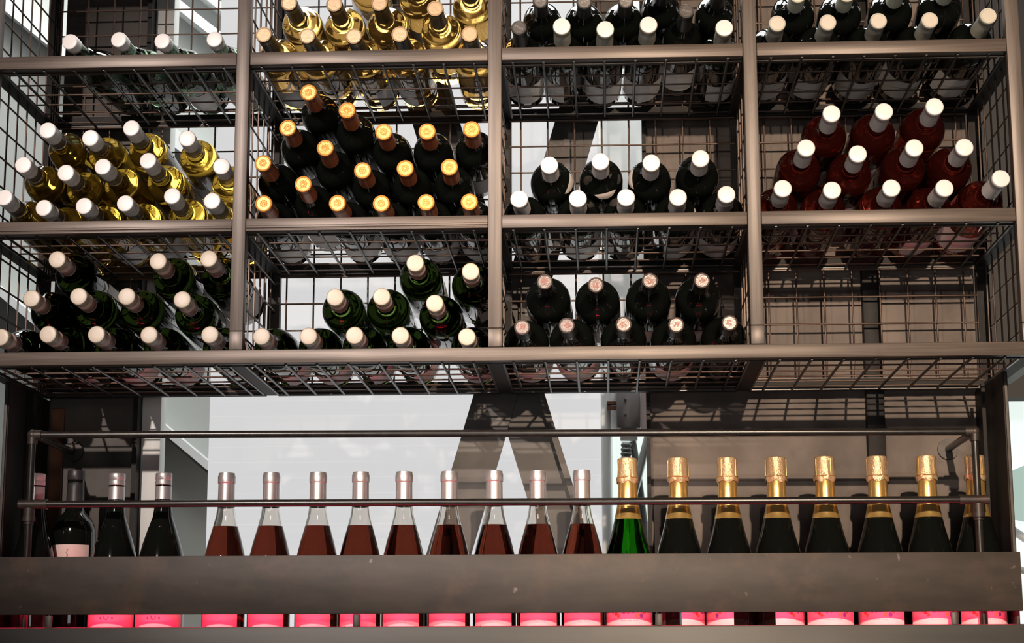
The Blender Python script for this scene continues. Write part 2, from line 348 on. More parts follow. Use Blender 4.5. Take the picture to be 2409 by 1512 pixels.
# ------------------------------------------------------------------ conduit, junction box and pipes on the white wall
jb = tag(empty('junction_box', (.231, 1.05, Z0)), 'grey metal junction box above the conduit by the panel edge', 'junction box')
box('box_body', -.026, .026, 0, .045, .003, .098, M['box_grey'], jb, bev=.006)
for z in (.065, .032): rod('screw', (-.006, -.002, z), (-.006, .004, z), .0028, M['dark'], jb, n=10)
box('cable_clamp', -.046, -.024, .005, .02, .046, .054, M['rustbar'], jb); box('cable_clamp', -.046, -.024, .005, .02, .057, .064, M['rustbar'], jb)
box('coupling', -.018, .02, .006, .04, -.022, .003, M['wallw'], jb, bev=.003)
bm = bmesh.new(); pts = []
for k in range(90):
    t = k / 89; pts.append((.226 - .040 * t + .008 * math.sin(t * 3), 1.055, Z0 - .028 - .44 * t))
add_tube(bm, pts, lambda i: .0125 if i % 2 else .0100, 14)
tag(bm_obj('flexible_conduit', bm, M['conduit'], smooth=False), 'dark corrugated flexible conduit behind the green-necked sparkling bottle', 'conduit')
bm = bmesh.new(); add_tube(bm, [(.240, 1.068, Z0 - .024), (.250, 1.066, Z0 - .09), (.262, 1.066, Z0 - .2), (.27, 1.066, Z0 - .45)], .008, 12)
tag(bm_obj('rigid_conduit', bm, M['conduit'], smooth=True), 'smooth dark conduit leaving the junction box', 'conduit')
tag(rod('slanted_pipe', (.292, 1.05, Z0 + .055), (.236, 1.05, Z0 - .16), .009, M['silver_pipe']), 'slanted silver pipe between junction box and brown panel', 'pipe')
tag(box('pink_board', .259, .285, 1.055, 1.075, Z0 - .01, Z0 + .14, M['pink_board']), 'pinkish board strip beside the junction box', 'board')

# ------------------------------------------------------------------ the wine rack
PX = [-.862, -.4283, 0, .4286, .8658]
ROWS = [('low', 0.0, .223), ('mid', .223, .514), ('top', .514, .80)]
DEP = .34; BH = .0225; PW = .0225
rack = tag(empty('wine_rack', (0, 0, Z0)), 'welded steel wine rack with wire mesh compartments full of lying bottles', 'rack')
for i, x in enumerate(PX):
    q = box('front_post', x - PW / 2, x + PW / 2, -.0006, PW, .032, .83, M['post'], rack, bev=.0012)
    box('post_foot', x - PW / 2, x + PW / 2, -.0006, PW, .0005, .0314, M['post'], q, bev=.0012)
    box('back_post', x - .011, x + .011, DEP - .004, DEP + .016, -BH, .83, M['frame'], rack)
box('bottom_rail', -.90, .93, 0, PW, -BH, 0, M['bar'], rack, bev=.0012)
for rname, z, ztop in ROWS + [('roof', .80, 1.0)]:
    for i in range(4):
        x0, x1 = PX[i] + PW / 2 + .0004, PX[i + 1] - PW / 2 - .0004
        if rname != 'low':
            q = box('shelf_rail', x0, x1, .0008, PW, z - BH, z, M['bar'], rack, bev=.0012)
            if rname == 'mid' and i < 2:      # these two rails carry a double bead along the front edge
                box('rail_bead', x0, x1, -.0012, .002, z - .0170, z - .0125, M['bar'], q, bev=.001)
                box('rail_bead', x0, x1, -.0012, .002, z - .0222, z - .0185, M['bar'], q, bev=.001)
        box('back_rail', PX[i] + .011, PX[i + 1] - .011, DEP - .003, DEP + .012, z - BH - .002, z - .004, M['frame'], rack)
    for i, x in enumerate(PX): box('side_rail', x - .0125, x + .0125, PW + .0005, DEP - .004, z - BH - .001, z - BH + .004, M['frame'], rack)
def ring(name, mat, parent, u0, u1, v0, v1, w, t, plane, c):
    bm = bmesh.new(); V = {}
    P3 = (lambda u, v, n: (u, v, c + n)) if plane == 'xy' else (lambda u, v, n: (u, c + n, v))
    for n in (-t, t):
        for s, (a0, a1, b0, b1) in enumerate(((u0, u1, v0, v1), (u0 + w, u1 - w, v0 + w, v1 - w))):
            V[n, s] = [bm.verts.new(P3(*q, n)) for q in ((a0, b0), (a1, b0), (a1, b1), (a0, b1))]
    for k in range(4):
        m = (k + 1) % 4
        for n in (-t, t): bm.faces.new((V[n, 0][k], V[n, 0][m], V[n, 1][m], V[n, 1][k]))
        for s in (0, 1): bm.faces.new((V[-t, s][k], V[-t, s][m], V[t, s][m], V[t, s][k]))
    bmesh.ops.recalc_face_normals(bm, faces=bm.faces[:]); return bm_obj(name, bm, mat, parent)
# wire mesh: floors (rods front to back and rods along), backs, dividers
FW, BW = .0023, .0017
cross_me = rod_mesh('floor_rod', (0, .010, 0), (0, DEP + .006, 0), FW, M['floor_wire'])
long_me = rod_mesh('floor_rod', (.012, 0, 0), (.417, 0, 0), .0016, M['wire'])
backh_me = rod_mesh('back_rod', (.006, 0, 0), (.424, 0, 0), BW, M['wire'])
OFF = {0: .014, 1: .0235, 2: .0285, 3: .0510}
for rname, z, ztop in ROWS:
    zf = z - .0205 - FW                       # axis of the floor's cross rods; the long rods lie on top of them
    backv_me = rod_mesh('back_rod', (0, 0, z - .006), (0, 0, ztop - .026), BW, M['wire'])
    for i in range(4):
        w = PX[i + 1] - PX[i]
        fl = ring('mesh_floor', M['floor_wire'], rack, PX[i] + .0115, PX[i + 1] - .0115, .023, DEP - .001, .0034, .0017, 'xy', zf)
        xs = PX[i] + .030 + (.006 if i in (0, 3) else 0)
        k = 0
        while xs + k * .0518 < PX[i + 1] - .016:
            me_obj('floor_rod', cross_me, None, fl, loc=(xs + k * .0518, 0, zf)); k += 1
        for j in range(6): me_obj('floor_rod', long_me, None, fl, loc=(PX[i] + .001, .045 + j * .056, zf + FW + .0014))
        bk = ring('mesh_back', M['wire'], rack, PX[i] + .008, PX[i + 1] - .008, z - .006, ztop - .024, .0034, .0017, 'xz', DEP + .001)
        xs = PX[i] + OFF[i]; k = 0
        while xs + k * .0502 < PX[i + 1] - .012:
            me_obj('back_rod', backv_me, None, bk, loc=(xs + k * .0502, DEP, 0)); k += 1
        zz = {'low': .1455, 'mid': .4875, 'top': .7195}[rname]
        if rname == 'low' and i < 3: zz = .1945
        while zz > z + .005:
            me_obj('back_rod', backh_me, None, bk, loc=(PX[i] + .001, DEP - .0034, zz)); zz -= .0500
    for i, x in enumerate(PX):
        bm = bmesh.new()
        for j in range(6): add_rod(bm, (x, .045 + j * .052, z - .01), (x, .045 + j * .052, ztop - .024), BW)
        zz = z + .03
        while zz < ztop - .03:
            add_rod(bm, (x + .003, PW, zz), (x + .003, DEP, zz), BW); zz += .05
        s = bm_obj('mesh_divider', bm, M['wire'], rack); s['kind'] = 'stuff'
bm = bmesh.new(); add_box(bm, .868, .898, .03, .30, -.0225, -.0175); bm_obj('side_flange', bm, M['greypost'], rack)

# ------------------------------------------------------------------ lower ledge: fascia, lower board, shelf, side plates, LED strip
led = tag(empty('display_ledge', (0, .11, Z0 - .62)), 'long brown steel ledge whose fascia hides the standing bottles', 'ledge')
def lbox(name, x0, x1, y0, y1, z0, z1, mat, bev=0.0, parent=None):
    o = box(name, x0, x1, y0 - .11, y1 - .11, z0 + .62, z1 + .62, mat, parent or led, bev); return o
lbox('fascia_board', -.880, .857, .112, .120, -.4265, -.3300, M['fascia'], .0012)
lbox('lower_board', -.96, .96, .100, .112, -.62, -.4478, M['ledge'], .003)
lbox('shelf_board', -.853, .853, .1125, .376, -.480, -.4722, M['frame'])
for x in (-.7564, -.2369, .2637, .7467): lbox('fascia_bracket', x - .006, x + .006, .114, .122, -.47, -.4275, M['fitting'], .0015)
for s, x in ((-1, -.853), (1, .853)):
    pl = lbox('side_plate', x - .004, x + .004, .14, .374, -Z0 + .001, -.026, M['frame'])
    lbox('edge_angle', x - s * .016 - .003, x - s * .016 + .003, .245, .251, -.466, -.03, M['frame'], parent=pl)
    lbox('plate_edge', x - .002, x + .002, .1365, .1399, -.466, -.03, M['fitting'], parent=pl)
lp = tag(lbox('led_strip', -.85, .85, .1203, .1305, -.4230, -.4195, M['led']), 'glowing red LED strip behind the lower edge of the fascia', 'light strip')
lp.parent = None; lp.location = (0, .11, Z0 - .62)

# pipe guard rail
pr = tag(empty('pipe_guard_rail', (0, .14, Z0 - .468)), 'black iron pipe guard rail running in front of the standing bottles', 'rail')
def PR(x, y, z): return (x, y - .14, z + .468)
ZU, ZL = -.1255, -.2425; XL, XR = -.802, .796; R = .0062
rod('rail_pipe', PR(XL + .008, .131, ZU + .0045), PR(XR - .008, .131, ZU - .0035), R, M['pipe'], pr, 18)
rod('rail_pipe', PR(XL - .010, .1285, ZL + .0025), PR(XR + .012, .1285, ZL - .0005), R, M['pipe'], pr, 18)
for x, s, zu, zl in ((XL, 1, ZU + .0045, ZL + .0025), (XR, -1, ZU - .0035, ZL - .0005)):
    rod('rail_leg', PR(x, .131, zl + .002), PR(x, .131, zu), R, M['pipe'], pr, 18)
    rod('rail_leg', PR(x, .131, -.468), PR(x, .131, zl - .002), R * 1.1, M['pipe'], pr, 18)
    rod('return_pipe', PR(x, .131, zu), PR(x, .374, zu), R, M['pipe'], pr, 18)
    rod('wall_flange', PR(x, .371, zu), PR(x, .377, zu), .019, M['fitting'], pr, 20)
    bm = bmesh.new(); bmesh.ops.create_icosphere(bm, subdivisions=2, radius=.0098, matrix=Matrix.Translation(PR(x, .131, zu)))
    add_rod(bm, PR(x, .131, zu), PR(x + s * .016, .131, zu), .0086, 14); add_rod(bm, PR(x, .131, zu), PR(x, .131, zu - .016), .0086, 14); add_rod(bm, PR(x, .131, zu), PR(x, .147, zu), .0086, 14)
    bm_obj('corner_elbow', bm, M['fitting'], pr, smooth=True)
    bm = bmesh.new(); add_rod(bm, PR(x - s * .018, .1295, zl), PR(x + s * .030, .1295, zl), .0080, 16); add_rod(bm, PR(x + s * .026, .1295, zl), PR(x + s * .031, .1295, zl), .0092, 16)
    bm_obj('tee_sleeve', bm, M['fitting'], pr, smooth=True)
    bm = bmesh.new(); add_rod(bm, PR(x, .131, zl - .006), PR(x, .131, zl - .026), .0100, 16); add_rod(bm, PR(x, .131, zl - .021), PR(x, .131, zl - .029), .0112, 16); add_rod(bm, PR(x, .131, zl - .028), PR(x, .131, zl - .034), .0085, 16)
    bm_obj('leg_union', bm, M['fitting'], pr, smooth=True)

# ------------------------------------------------------------------ lying bottles
CAPS = {
    ('top', 1): [[(-0.729, 0.539), (-0.646, 0.543), (-0.570, 0.538), (-0.478, 0.537)], ],
    ('top', 2): [[(-0.396, 0.544), (-0.320, 0.540), (-0.240, 0.540), (-0.162, 0.541), (-0.043, 0.541)], [(-0.353, 0.602), (-0.276, 0.601), (-0.198, 0.600), (-0.101, 0.585)], [(-0.216, 0.649), (-0.141, 0.641), (-0.048, 0.634)], ],
    ('top', 3): [[(0.040, 0.551), (0.114, 0.549), (0.187, 0.545), (0.261, 0.551), (0.324, 0.573), (0.388, 0.545)], [(0.077, 0.595), (0.152, 0.593), (0.223, 0.594), (0.286, 0.614), (0.380, 0.610)], ],
    ('top', 4): [[(0.476, 0.547), (0.560, 0.547), (0.646, 0.552), (0.732, 0.552), (0.829, 0.556)], [(0.512, 0.598), (0.595, 0.599), (0.680, 0.605), (0.763, 0.609)], ],
    ('mid', 1): [[(-0.834, 0.268), (-0.766, 0.249), (-0.693, 0.249), (-0.621, 0.251), (-0.542, 0.263), (-0.474, 0.254)], [(-0.799, 0.320), (-0.726, 0.307), (-0.662, 0.316), (-0.587, 0.327), (-0.461, 0.315)], [(-0.760, 0.382), (-0.686, 0.367), (-0.619, 0.387), (-0.520, 0.363)], ],
    ('mid', 2): [[(-0.388, 0.248), (-0.322, 0.282), (-0.263, 0.246), (-0.190, 0.246), (-0.116, 0.250), (-0.043, 0.247)], [(-0.392, 0.320), (-0.287, 0.346), (-0.223, 0.305), (-0.150, 0.305), (-0.076, 0.305)], [(-0.349, 0.378), (-0.187, 0.369), (-0.114, 0.369), (-0.038, 0.370)], [(-0.315, 0.440), (-0.249, 0.407)], ],
    ('mid', 3): [[(0.040, 0.251), (0.138, 0.249), (0.218, 0.250), (0.304, 0.251), (0.384, 0.253)], [(0.091, 0.306), (0.176, 0.312), (0.261, 0.310), (0.342, 0.313)], ],
    ('mid', 4): [[(0.477, 0.262), (0.558, 0.258), (0.655, 0.260), (0.743, 0.260), (0.836, 0.273)], [(0.517, 0.329), (0.602, 0.319), (0.695, 0.327), (0.779, 0.328)], [(0.562, 0.391), (0.649, 0.393), (0.731, 0.397)], ],
    ('low', 1): [[(-0.824, 0.026), (-0.742, 0.029), (-0.662, 0.029), (-0.576, 0.029), (-0.474, 0.028)], [(-0.777, 0.093), (-0.694, 0.093), (-0.613, 0.092), (-0.521, 0.087)], [(-0.736, 0.159), (-0.564, 0.153), (-0.477, 0.154)], ],
    ('low', 2): [[(-0.390, 0.024), (-0.309, 0.023), (-0.231, 0.022), (-0.156, 0.021), (-0.047, 0.019)], [(-0.265, 0.087), (-0.188, 0.088), (-0.099, 0.074)], [(-0.133, 0.145), (-0.039, 0.127)], ],
    ('low', 3): [[(0.044, 0.035), (0.117, 0.035), (0.211, 0.035), (0.297, 0.036), (0.384, 0.037)], [(0.082, 0.109), (0.166, 0.104), (0.255, 0.108), (0.340, 0.107)], ],
}

def bord(r, L): return [(0, .006), (r * .55, .004), (r * .86, 0), (r * .97, .002), (r, .007), (r, L - .128), (r * .988, L - .119), (r * .95, L - .110), (r * .88, L - .102), (r * .77, L - .095), (r * .62, L - .088), (r * .50, L - .082), (.0160, L - .074), (.0143, L - .066), (.0132, L - .060), (.0120, L - .056), (.0120, L - .002), (0, L - .002)]
def burg(r, L): return [(0, .006), (r * .55, .004), (r * .86, 0), (r * .97, .002), (r, .007), (r, .135), (r * .985, .148), (r * .93, .162), (r * .83, .177), (r * .69, .194), (r * .55, .212), (r * .44, .228), (.0147, .236), (.0132, L - .060), (.0120, L - .056), (.0120, L - .002), (0, L - .002)]
def capsule_prof(rc, L, clen, screw):
    h0 = L - clen
    if screw:    # roll-on screw cap: skirt, bead, knurled top
        return [(rc * .985, h0), (rc * .965, L - .0235), (rc * .925, L - .0225), (rc * .925, L - .0205), (rc, L - .0195), (rc, L - .0155), (rc * .965, L - .0147), (rc * .965, L - .0138), (rc, L - .013), (rc, L - .0012), (rc * .97, L - .0002)]
    return [(rc * .99, h0), (rc * .935, L - .022), (rc * .93, L - .0105), (rc, L - .0092), (rc, L - .0012), (rc * .965, L)]
def face_prof(rc, L, rim):
    if rim: return [(rc * .965, L), (rc * .90, L + .0006), (rc * .80, L + .0001), (rc * .78, L - .0004), (rc * .4, L - .0004), (0, L - .0004)]
    return [(rc * .97, L - .0002), (rc * .93, L + .0006), (rc * .85, L + .0009), (rc * .4, L + .0011), (0, L + .0011)]

# look of each kind: glass, body radius, length, profile, cap radius, capsule length, screw cap?, side, face, words
KINDS = {
 'silver': dict(glass='pale_green', r=.0365, L=.300, prof=burg, rc=.0138, clen=.024, screw=True, side='olive_side', face='white_cap', desc='white-capped pale green wine bottle'),
 'tan':    dict(glass='straw_glass', r=.0362, L=.300, prof=bord, rc=.0142, clen=.064, screw=False, side='black_side', face='tan_face', rim=True, desc='tan-topped black-necked golden wine bottle'),
 'grey':   dict(glass='black_glass', r=.0344, L=.296, prof=bord, rc=.0132, clen=.062, screw=False, side='black_side', face='grey_face', rim=True, desc='grey-topped black wine bottle with lettered cap'),
 'whitecap': dict(glass='black_glass', r=.0344, L=.300, prof=bord, rc=.0150, clen=.062, screw=False, side='olive_side', face='white_cap', desc='white-capped black wine bottle'),
 'ivory':  dict(glass='black_glass', r=.0382, L=.300, prof=bord, rc=.0142, clen=.064, screw=False, side='olive_side', face='ivory_cap', rim=True, desc='ivory-capped black wine bottle'),
 'gold':   dict(glass='gold_glass', r=.0338, L=.300, prof=bord, rc=.0143, clen=.064, screw=True, side='screw_side', face='white_cap', desc='white screw-capped golden wine bottle'),
 'copper': dict(glass='black_glass', r=.0346, L=.300, prof=bord, rc=.0145, clen=.064, screw=False, side='copper_side', face='copper_face', rim=True, desc='copper-capped black wine bottle'),
 'smooth': dict(glass='black_glass', r=.0378, L=.300, prof=bord, rc=.0148, clen=.062, screw=False, side='white_side', face='white_cap', desc='white-capped black wine bottle'),
 'pink':   dict(glass='rose_glass', r=.0386, L=.300, prof=bord, rc=.0150, clen=.062, screw=False, side='white_side', face='white_cap', desc='white-capped pink wine bottle'),
 'cream':  dict(glass='green_glass', r=.0374, L=.300, prof=bord, rc=.0145, clen=.064, screw=True, side='cream_side', face='cream_cap', desc='cream screw-capped green wine bottle'),
 'emblem': dict(glass='black_glass', r=.0390, L=.296, prof=bord, rc=.0134, clen=.045, screw=False, side='black_side', face='clear_face', rim=True, desc='red-emblem-topped black wine bottle'),
}
SHARED = {}
def kind_meshes(kn):
    if kn in SHARED: return SHARED[kn]
    k = KINDS[kn]; r, L, rc = k['r'], k['L'], k['rc']
    d = dict(body=lathe_mesh('glass_body', k['prof'](r, L), M[k['glass']], 40),
             cap=lathe_mesh('capsule', capsule_prof(rc, L, k['clen'], k['screw']), M[k['side']], 28),
             face=lathe_mesh('cap_top', face_prof(rc, L, k.get('rim')), M[k['face']], 28),
             label=arc_mesh('paper_label', r + .0004, -1.75, 1.75, .028, .108, M['paper'], 22))
    if k['screw']:
        d['collar'] = lathe_mesh('cap_ring', [(rc * 1.0, L - .0195), (rc * 1.012, L - .0185), (rc * 1.012, L - .0015), (rc * .98, L + .0001)], M[k['face']], 28)
    if kn in ('gold', 'cream'):
        d['band'] = lathe_mesh('cap_band', [(rc * .99, L - .0600), (rc * .999, L - .0598), (rc * .985, L - .0370), (rc * .97, L - .0368)], M['band_dark' if kn == 'gold' else 'band_rose'], 28)
    if kn == 'copper':
        bm = bmesh.new()
        for a in range(10):
            t = a * .628; q = (.0052 * math.cos(t), .0052 * math.sin(t), L - .0002); bmesh.ops.create_icosphere(bm, subdivisions=1, radius=.0017, matrix=Matrix.Translation(q) @ Matrix.Diagonal((1, 1, .35, 1)))
        bmesh.ops.create_icosphere(bm, subdivisions=2, radius=.0034, matrix=Matrix.Translation((0, 0, L - .0004)) @ Matrix.Diagonal((1, 1, .25, 1)))
        me = bpy.data.meshes.new('cap_crest'); bm.to_mesh(me); bm.free(); me.materials.append(M['copper_face']); d['crest'] = me
    if kn == 'emblem':
        bm = bmesh.new()
        for (x, y, a, b) in ((-.0025, .001, .0026, .0016), (.0022, .002, .0022, .0028), (.001, -.003, .0032, .0014), (.0045, -.0015, .0014, .002)):
            bm.faces.new([bm.verts.new((x + a * math.cos(.52 * q), y + b * math.sin(.52 * q), L + .0001)) for q in range(12)])
        me = bpy.data.meshes.new('cap_emblem'); bm.to_mesh(me); bm.free(); me.materials.append(M['emblem']); d['crest'] = me
    if kn == 'smooth':   # crescent sticker on the shoulder
        bm = bmesh.new(); cols = [[] for _ in range(5)]; pf = k['prof'](r, L)[4:]
        rad_at = lambda h: next((p0[0] + (p1[0] - p0[0]) * (h - p0[1]) / (p1[1] - p0[1]) for p0, p1 in zip(pf, pf[1:]) if p0[1] <= h <= p1[1]), r)
        for q in range(15):
            t = -1 + q / 7; a = .60 * t; h = L - .1040; w = .0075 * (1 - t * t) + .0004; sl = .003 * t * t
            for m in range(5):
                hh = h + sl + w * (m - 2) / 2; cols[m].append(bm.verts.new(on_cyl(rad_at(hh) + .0005, a, hh)))
        for m in range(4):
            for q in range(14): bm.faces.new((cols[m][q], cols[m][q + 1], cols[m + 1][q + 1], cols[m + 1][q]))
        me = bpy.data.meshes.new('shoulder_sticker'); bm.to_mesh(me); bm.free(); me.materials.append(M['cream_paper']); d['sticker'] = me
    if kn == 'grey':
        me = text_mesh('cap_letters', 'VIUDA', .0054, M['letter'])
        for v in me.vertices: v.co.z = L + .0002
        d['crest'] = me
    SHARED[kn] = d
    return d
def place_bottle(kn, base, axis, roll, label, group, sticker=False):
    d = kind_meshes(kn); root = empty('wine_bottle')
    z = axis.normalized(); x = Vector((1, 0, 0)); x = (x - z * x.dot(z)).normalized(); y = z.cross(x)
    m = Matrix((x, y, z)).transposed() @ Matrix.Rotation(roll, 3, 'Z')
    root.matrix_world = Matrix.Translation(base) @ m.to_4x4()
    tag(root, label, 'wine bottle', group)
    me_obj('glass_body', d['body'], None, root)
    c = me_obj('capsule', d['cap'], None, root); f = me_obj('cap_top', d['face'], None, c)
    if 'collar' in d: me_obj('cap_ring', d['collar'], None, c)
    if 'band' in d: me_obj('cap_band', d['band'], None, c)
    if 'crest' in d: me_obj(d['crest'].name.split('.')[0], d['crest'], None, c)
    me_obj('paper_label', d['label'], None, root)
    if 'sticker' in d and sticker: me_obj('shoulder_sticker', d['sticker'], None, root)
    return root

BAYKIND = {('top', 1): 'silver', ('top', 2): 'tan', ('top', 4): 'ivory', ('mid', 1): 'gold', ('mid', 2): 'copper', ('mid', 3): 'smooth', ('mid', 4): 'pink',
           ('low', 1): 'cream', ('low', 2): 'cream', ('low', 3): 'emblem'}
ORD = ['first', 'second', 'third', 'fourth', 'fifth', 'sixth', 'seventh']
BAYW = {1: 'first', 2: 'second', 3: 'third', 4: 'fourth'}
SHELFW = {'top': 'top', 'mid': 'middle', 'low': 'bottom'}
FLOORZ = {'low': 0.0, 'mid': .223, 'top': .514}
def settle(caps, rad, x0, x1, zf, shift):
    """bodies rest on the mesh floor and on each other: each bottle is a line given by its shoulder (y = .13) and its foot (y = .30),
    kept clear of its neighbours at both ends while its neck stays close to where the photograph shows it"""
    c = np.array(caps, float); rad = np.array(rad); n = len(c); off = np.array([shift, 0.0])
    p = c + off * .55; q = c + off * 1.25; need = rad[:, None] + rad[None, :] + .0010; np.fill_diagonal(need, -1)
    lo = np.stack([x0 + rad, zf + rad], 1); hi = np.stack([x1 - rad, np.full(n, 9.0)], 1)
    def part(b):
        for rep in range(3):
            dv = b[None] - b[:, None]; dist = np.maximum(np.linalg.norm(dv, axis=2), 1e-6); pen = np.maximum(need - dist, 0)
            b -= (dv / dist[..., None] * (pen * .5)[..., None] * .55).sum(1)
            b[:] = np.clip(b, lo, hi)
    for it in range(1400):
        k = .5 if it < 900 else (.25 if it < 1300 else .06)
        e = c - (p * 1.765 - q * .765); p += k * e * .477; q -= k * e * .207
        if it < 1250: q += .01 * (c + off * 1.25 - q); q[:, 1] -= .00025
        part(p); part(q)
    t = p * 1.765 - q * .765
    return t + .5 * (c - t), q
DEV = []
STICK = {(1, 0): 1.35, (1, 1): .25, (1, 2): -1.6, (0, 1): 1.0, (0, 3): 1.25}
for (shelf, bay), layers in CAPS.items():
    flat = []; 
    for li, L_ in enumerate(layers):
        for oi, c in enumerate(L_):
            kn = BAYKIND.get((shelf, bay))
            if kn is None: kn = 'whitecap' if (li == 0 and oi in (1, 2, 3, 5)) else 'grey'
            flat.append((li, oi, c, kn))
    rad = [KINDS[f[3]]['r'] for f in flat]
    z = FLOORZ[shelf]
    tips, feet = settle([f[2] for f in flat], rad, PX[bay - 1] + .0075, PX[bay] - .0075, z - .0165, .05 if (shelf, bay) == ('top', 1) else 0)
    nl = len(layers)
    for n, (li, oi, c, kn) in enumerate(flat):
        L = KINDS[kn]['L']; DEV.append(math.hypot(tips[n][0] - c[0], tips[n][1] - c[1]))
        y0 = random.uniform(-.004, .010)
        ft = Vector((feet[n][0], .30, feet[n][1])); nk = Vector((tips[n][0], 0, tips[n][1])); tip = nk + (ft - nk) * (y0 / .30); mid = ft
        ax = (tip - mid).normalized(); base = tip - ax * L
        lay = {1: ['only layer'], 2: ['lower layer', 'upper layer'], 3: ['lower layer', 'middle layer', 'upper layer'], 4: ['lowest layer', 'second layer', 'third layer', 'topmost layer']}[nl][li]
        lab = '%s, %s from left in %s, %s %s-shelf compartment' % (KINDS[kn]['desc'], ORD[oi], lay, BAYW[bay], SHELFW[shelf])
        roll = random.uniform(-.6, .6) if kn in ('grey', 'copper') else random.uniform(-3, 3); st = False
        if kn == 'smooth' and (li, oi) in STICK: roll = STICK[(li, oi)]; st = True
        place_bottle(kn, base + Vector((0, 0, Z0)), ax, roll, lab, 'bottles in the %s %s-shelf compartment' % (BAYW[bay], SHELFW[shelf]), st)

# ------------------------------------------------------------------ standing bottles on the ledge
SY, SB = .185, -.4718
def stand(name, x, label, cat, group, y=SY):
    return tag(empty(name, (x, y, Z0 + SB)), label, cat, group)
def rose_prof(H, R=.0366):
    k = R / .0366
    return [(0, .008), (R * .6, .006), (R * .9, 0), (R * .98, .003), (R, .008), (R, .122), (.0360 * k, .134), (.0340 * k, .148), (.0290 * k, .169), (.0226 * k, .191), (.0170, .213), (.0147, .230), (.0139, .245), (.0136, H - .004), (.0125, H - .002), (0, H - .002)]
def rose_inner(H, t, fill=None):
    """inside of the clear bottle: the cavity wall, cut at the fill height for the wine"""
    out = [(0, .0125), (.030 - t, .0115), (.0366 - t, .014)] + [(r - t, h) for r, h in rose_prof(H)[5:13]] + [(.0136 - t, H - .008)]
    if fill is None: return out
    res = []
    for (r0, h0), (r1, h1) in zip(out, out[1:]):
        res.append((r0, h0))
        if h0 < fill <= h1:
            rf = r0 + (r1 - r0) * (fill - h0) / (h1 - h0); res += [(rf, fill), (0, fill)]; break
    return res
def champ_prof(H): return [(0, .012), (.028, .008), (.0375, 0), (.0398, .003), (.0405, .010), (.0405, .112), (.0404, .125), (.0391, H - .169), (.0355, H - .152), (.0306, H - .136), (.0262, H - .119), (.0228, H - .1035), (.0188, H - .086), (.0166, H - .074), (.0154, H - .05), (.0154, H - .02), (0, H - .018)]
H = .2885
rose_me = lathe_mesh('glass_body', rose_prof(H)[:-1] + [(.0105, H - .002)] + rose_inner(H, .0024)[::-1], M['rose_stand'], 56)
wine_me = lathe_mesh('wine', rose_inner(H, .0021, .196), M['rose_wine'], 56)
rose_cap = lathe_mesh('capsule', [(.0149, H - .060), (.0143, H - .040), (.0141, H - .0185), (.0150, H - .0175), (.0152, H - .0165), (.0152, H - .006), (.0142, H - .0035), (.0140, H - .0005), (.0132, H), (0, H)], M['silver_cap'], 32)
rose_lab = arc_mesh('paper_label', .0370, -.98, .98, .019, .092, M['paper'])
rose_txt = wrap_shape('label_mark', .0373, [ellipse(-.010 + .004 * k, .033 + .0012 * math.sin(k * 2.1), .0011, .0003, 8) for k in range(6)] + [ellipse(-.022, .026, .0009, .0009, 10)], M['ink'])
ROSE = [-.4751, -.3973, -.3160, -.2423, -.1673, -.0895, -.0119, .0626, .1380]
for i, x in enumerate(ROSE):
    o = stand('rose_bottle', x, 'silver-capped pink wine bottle standing on ledge, %s from left of nine' % (ORD + ['eighth', 'ninth'])[i], 'wine bottle', 'pink wine bottles standing on the ledge')
    o.rotation_euler.z = random.uniform(-.1, .1) - .05
    me_obj('glass_body', rose_me, None, o); me_obj('wine', wine_me, None, o); me_obj('capsule', rose_cap, None, o); l = me_obj('paper_label', rose_lab, None, o); me_obj('label_mark', rose_txt, None, l)

H = .3085
champ_b = lathe_mesh('glass_body', champ_prof(H), M['champ_black'], 48); champ_g = lathe_mesh('glass_body', champ_prof(H), M['champ_green'], 48)
neck = [(.0236, H - .1045), (.0232, H - .1040), (.0193, H - .086), (.0170, H - .074), (.0160, H - .055), (.0159, H - .040), (.0168, H - .036)]
champ_neck = lathe_mesh('neck_foil', neck, M['gold_foil'], 36)
def hood(seed):
    rnd = random.Random(seed); n = 44; prof = [(.0176, H - .042), (.0188, H - .038), (.0186, H - .034), (.0170, H - .031), (.0168, H - .026), (.0165, H - .018), (.0166, H - .010), (.0168, H - .004), (.0160, H - .0008), (.012, H + .0006), (.006, H + .0012), (0, H + .0012)]
    bm = bmesh.new(); add_lathe(bm, prof, n); ph = [rnd.uniform(0, 6.28) for _ in range(4)]
    for v in bm.verts:
        rr = math.hypot(v.co.x, v.co.y)
        if rr < 1e-5: continue
        a = math.atan2(v.co.y, v.co.x); t = (v.co.z - H + .042) / .042
        k = 1 + .030 * math.sin(7 * a + ph[0]) * (1 - t) + .018 * math.sin(13 * a + ph[1] + 5 * t) + .012 * rnd.uniform(-1, 1)
        v.co.x *= k; v.co.y *= k
        if t < .2: v.co.z += .0022 * math.sin(5 * a + ph[2])
    me = bpy.data.meshes.new('foil_hood'); bm.to_mesh(me); bm.free(); me.materials.append(M['hood_foil'])
    me.polygons.foreach_set('use_smooth', [True] * len(me.polygons)); me.set_sharp_from_angle(angle=math.radians(30)); return me
hoods = [hood(s) for s in range(4)]
wire_me = None
bm = bmesh.new()
for a in (0, 1.57, 3.14, 4.71): add_rod(bm, (.0178 * math.cos(a + .5), .0178 * math.sin(a + .5), H - .034), (.0174 * math.cos(a + .5), .0174 * math.sin(a + .5), H - .004), .0007, 6)
pts = [(.0185 * math.cos(q * .2618), .0185 * math.sin(q * .2618), H - .0335) for q in range(25)]; add_tube(bm, pts, .0008, 6)
wire_me = bpy.data.meshes.new('wire_hood'); bm.to_mesh(bpy.data.meshes['wire_hood']) if False else bm.to_mesh(wire_me); bm.free(); wire_me.materials.append(M['gold_foil'])
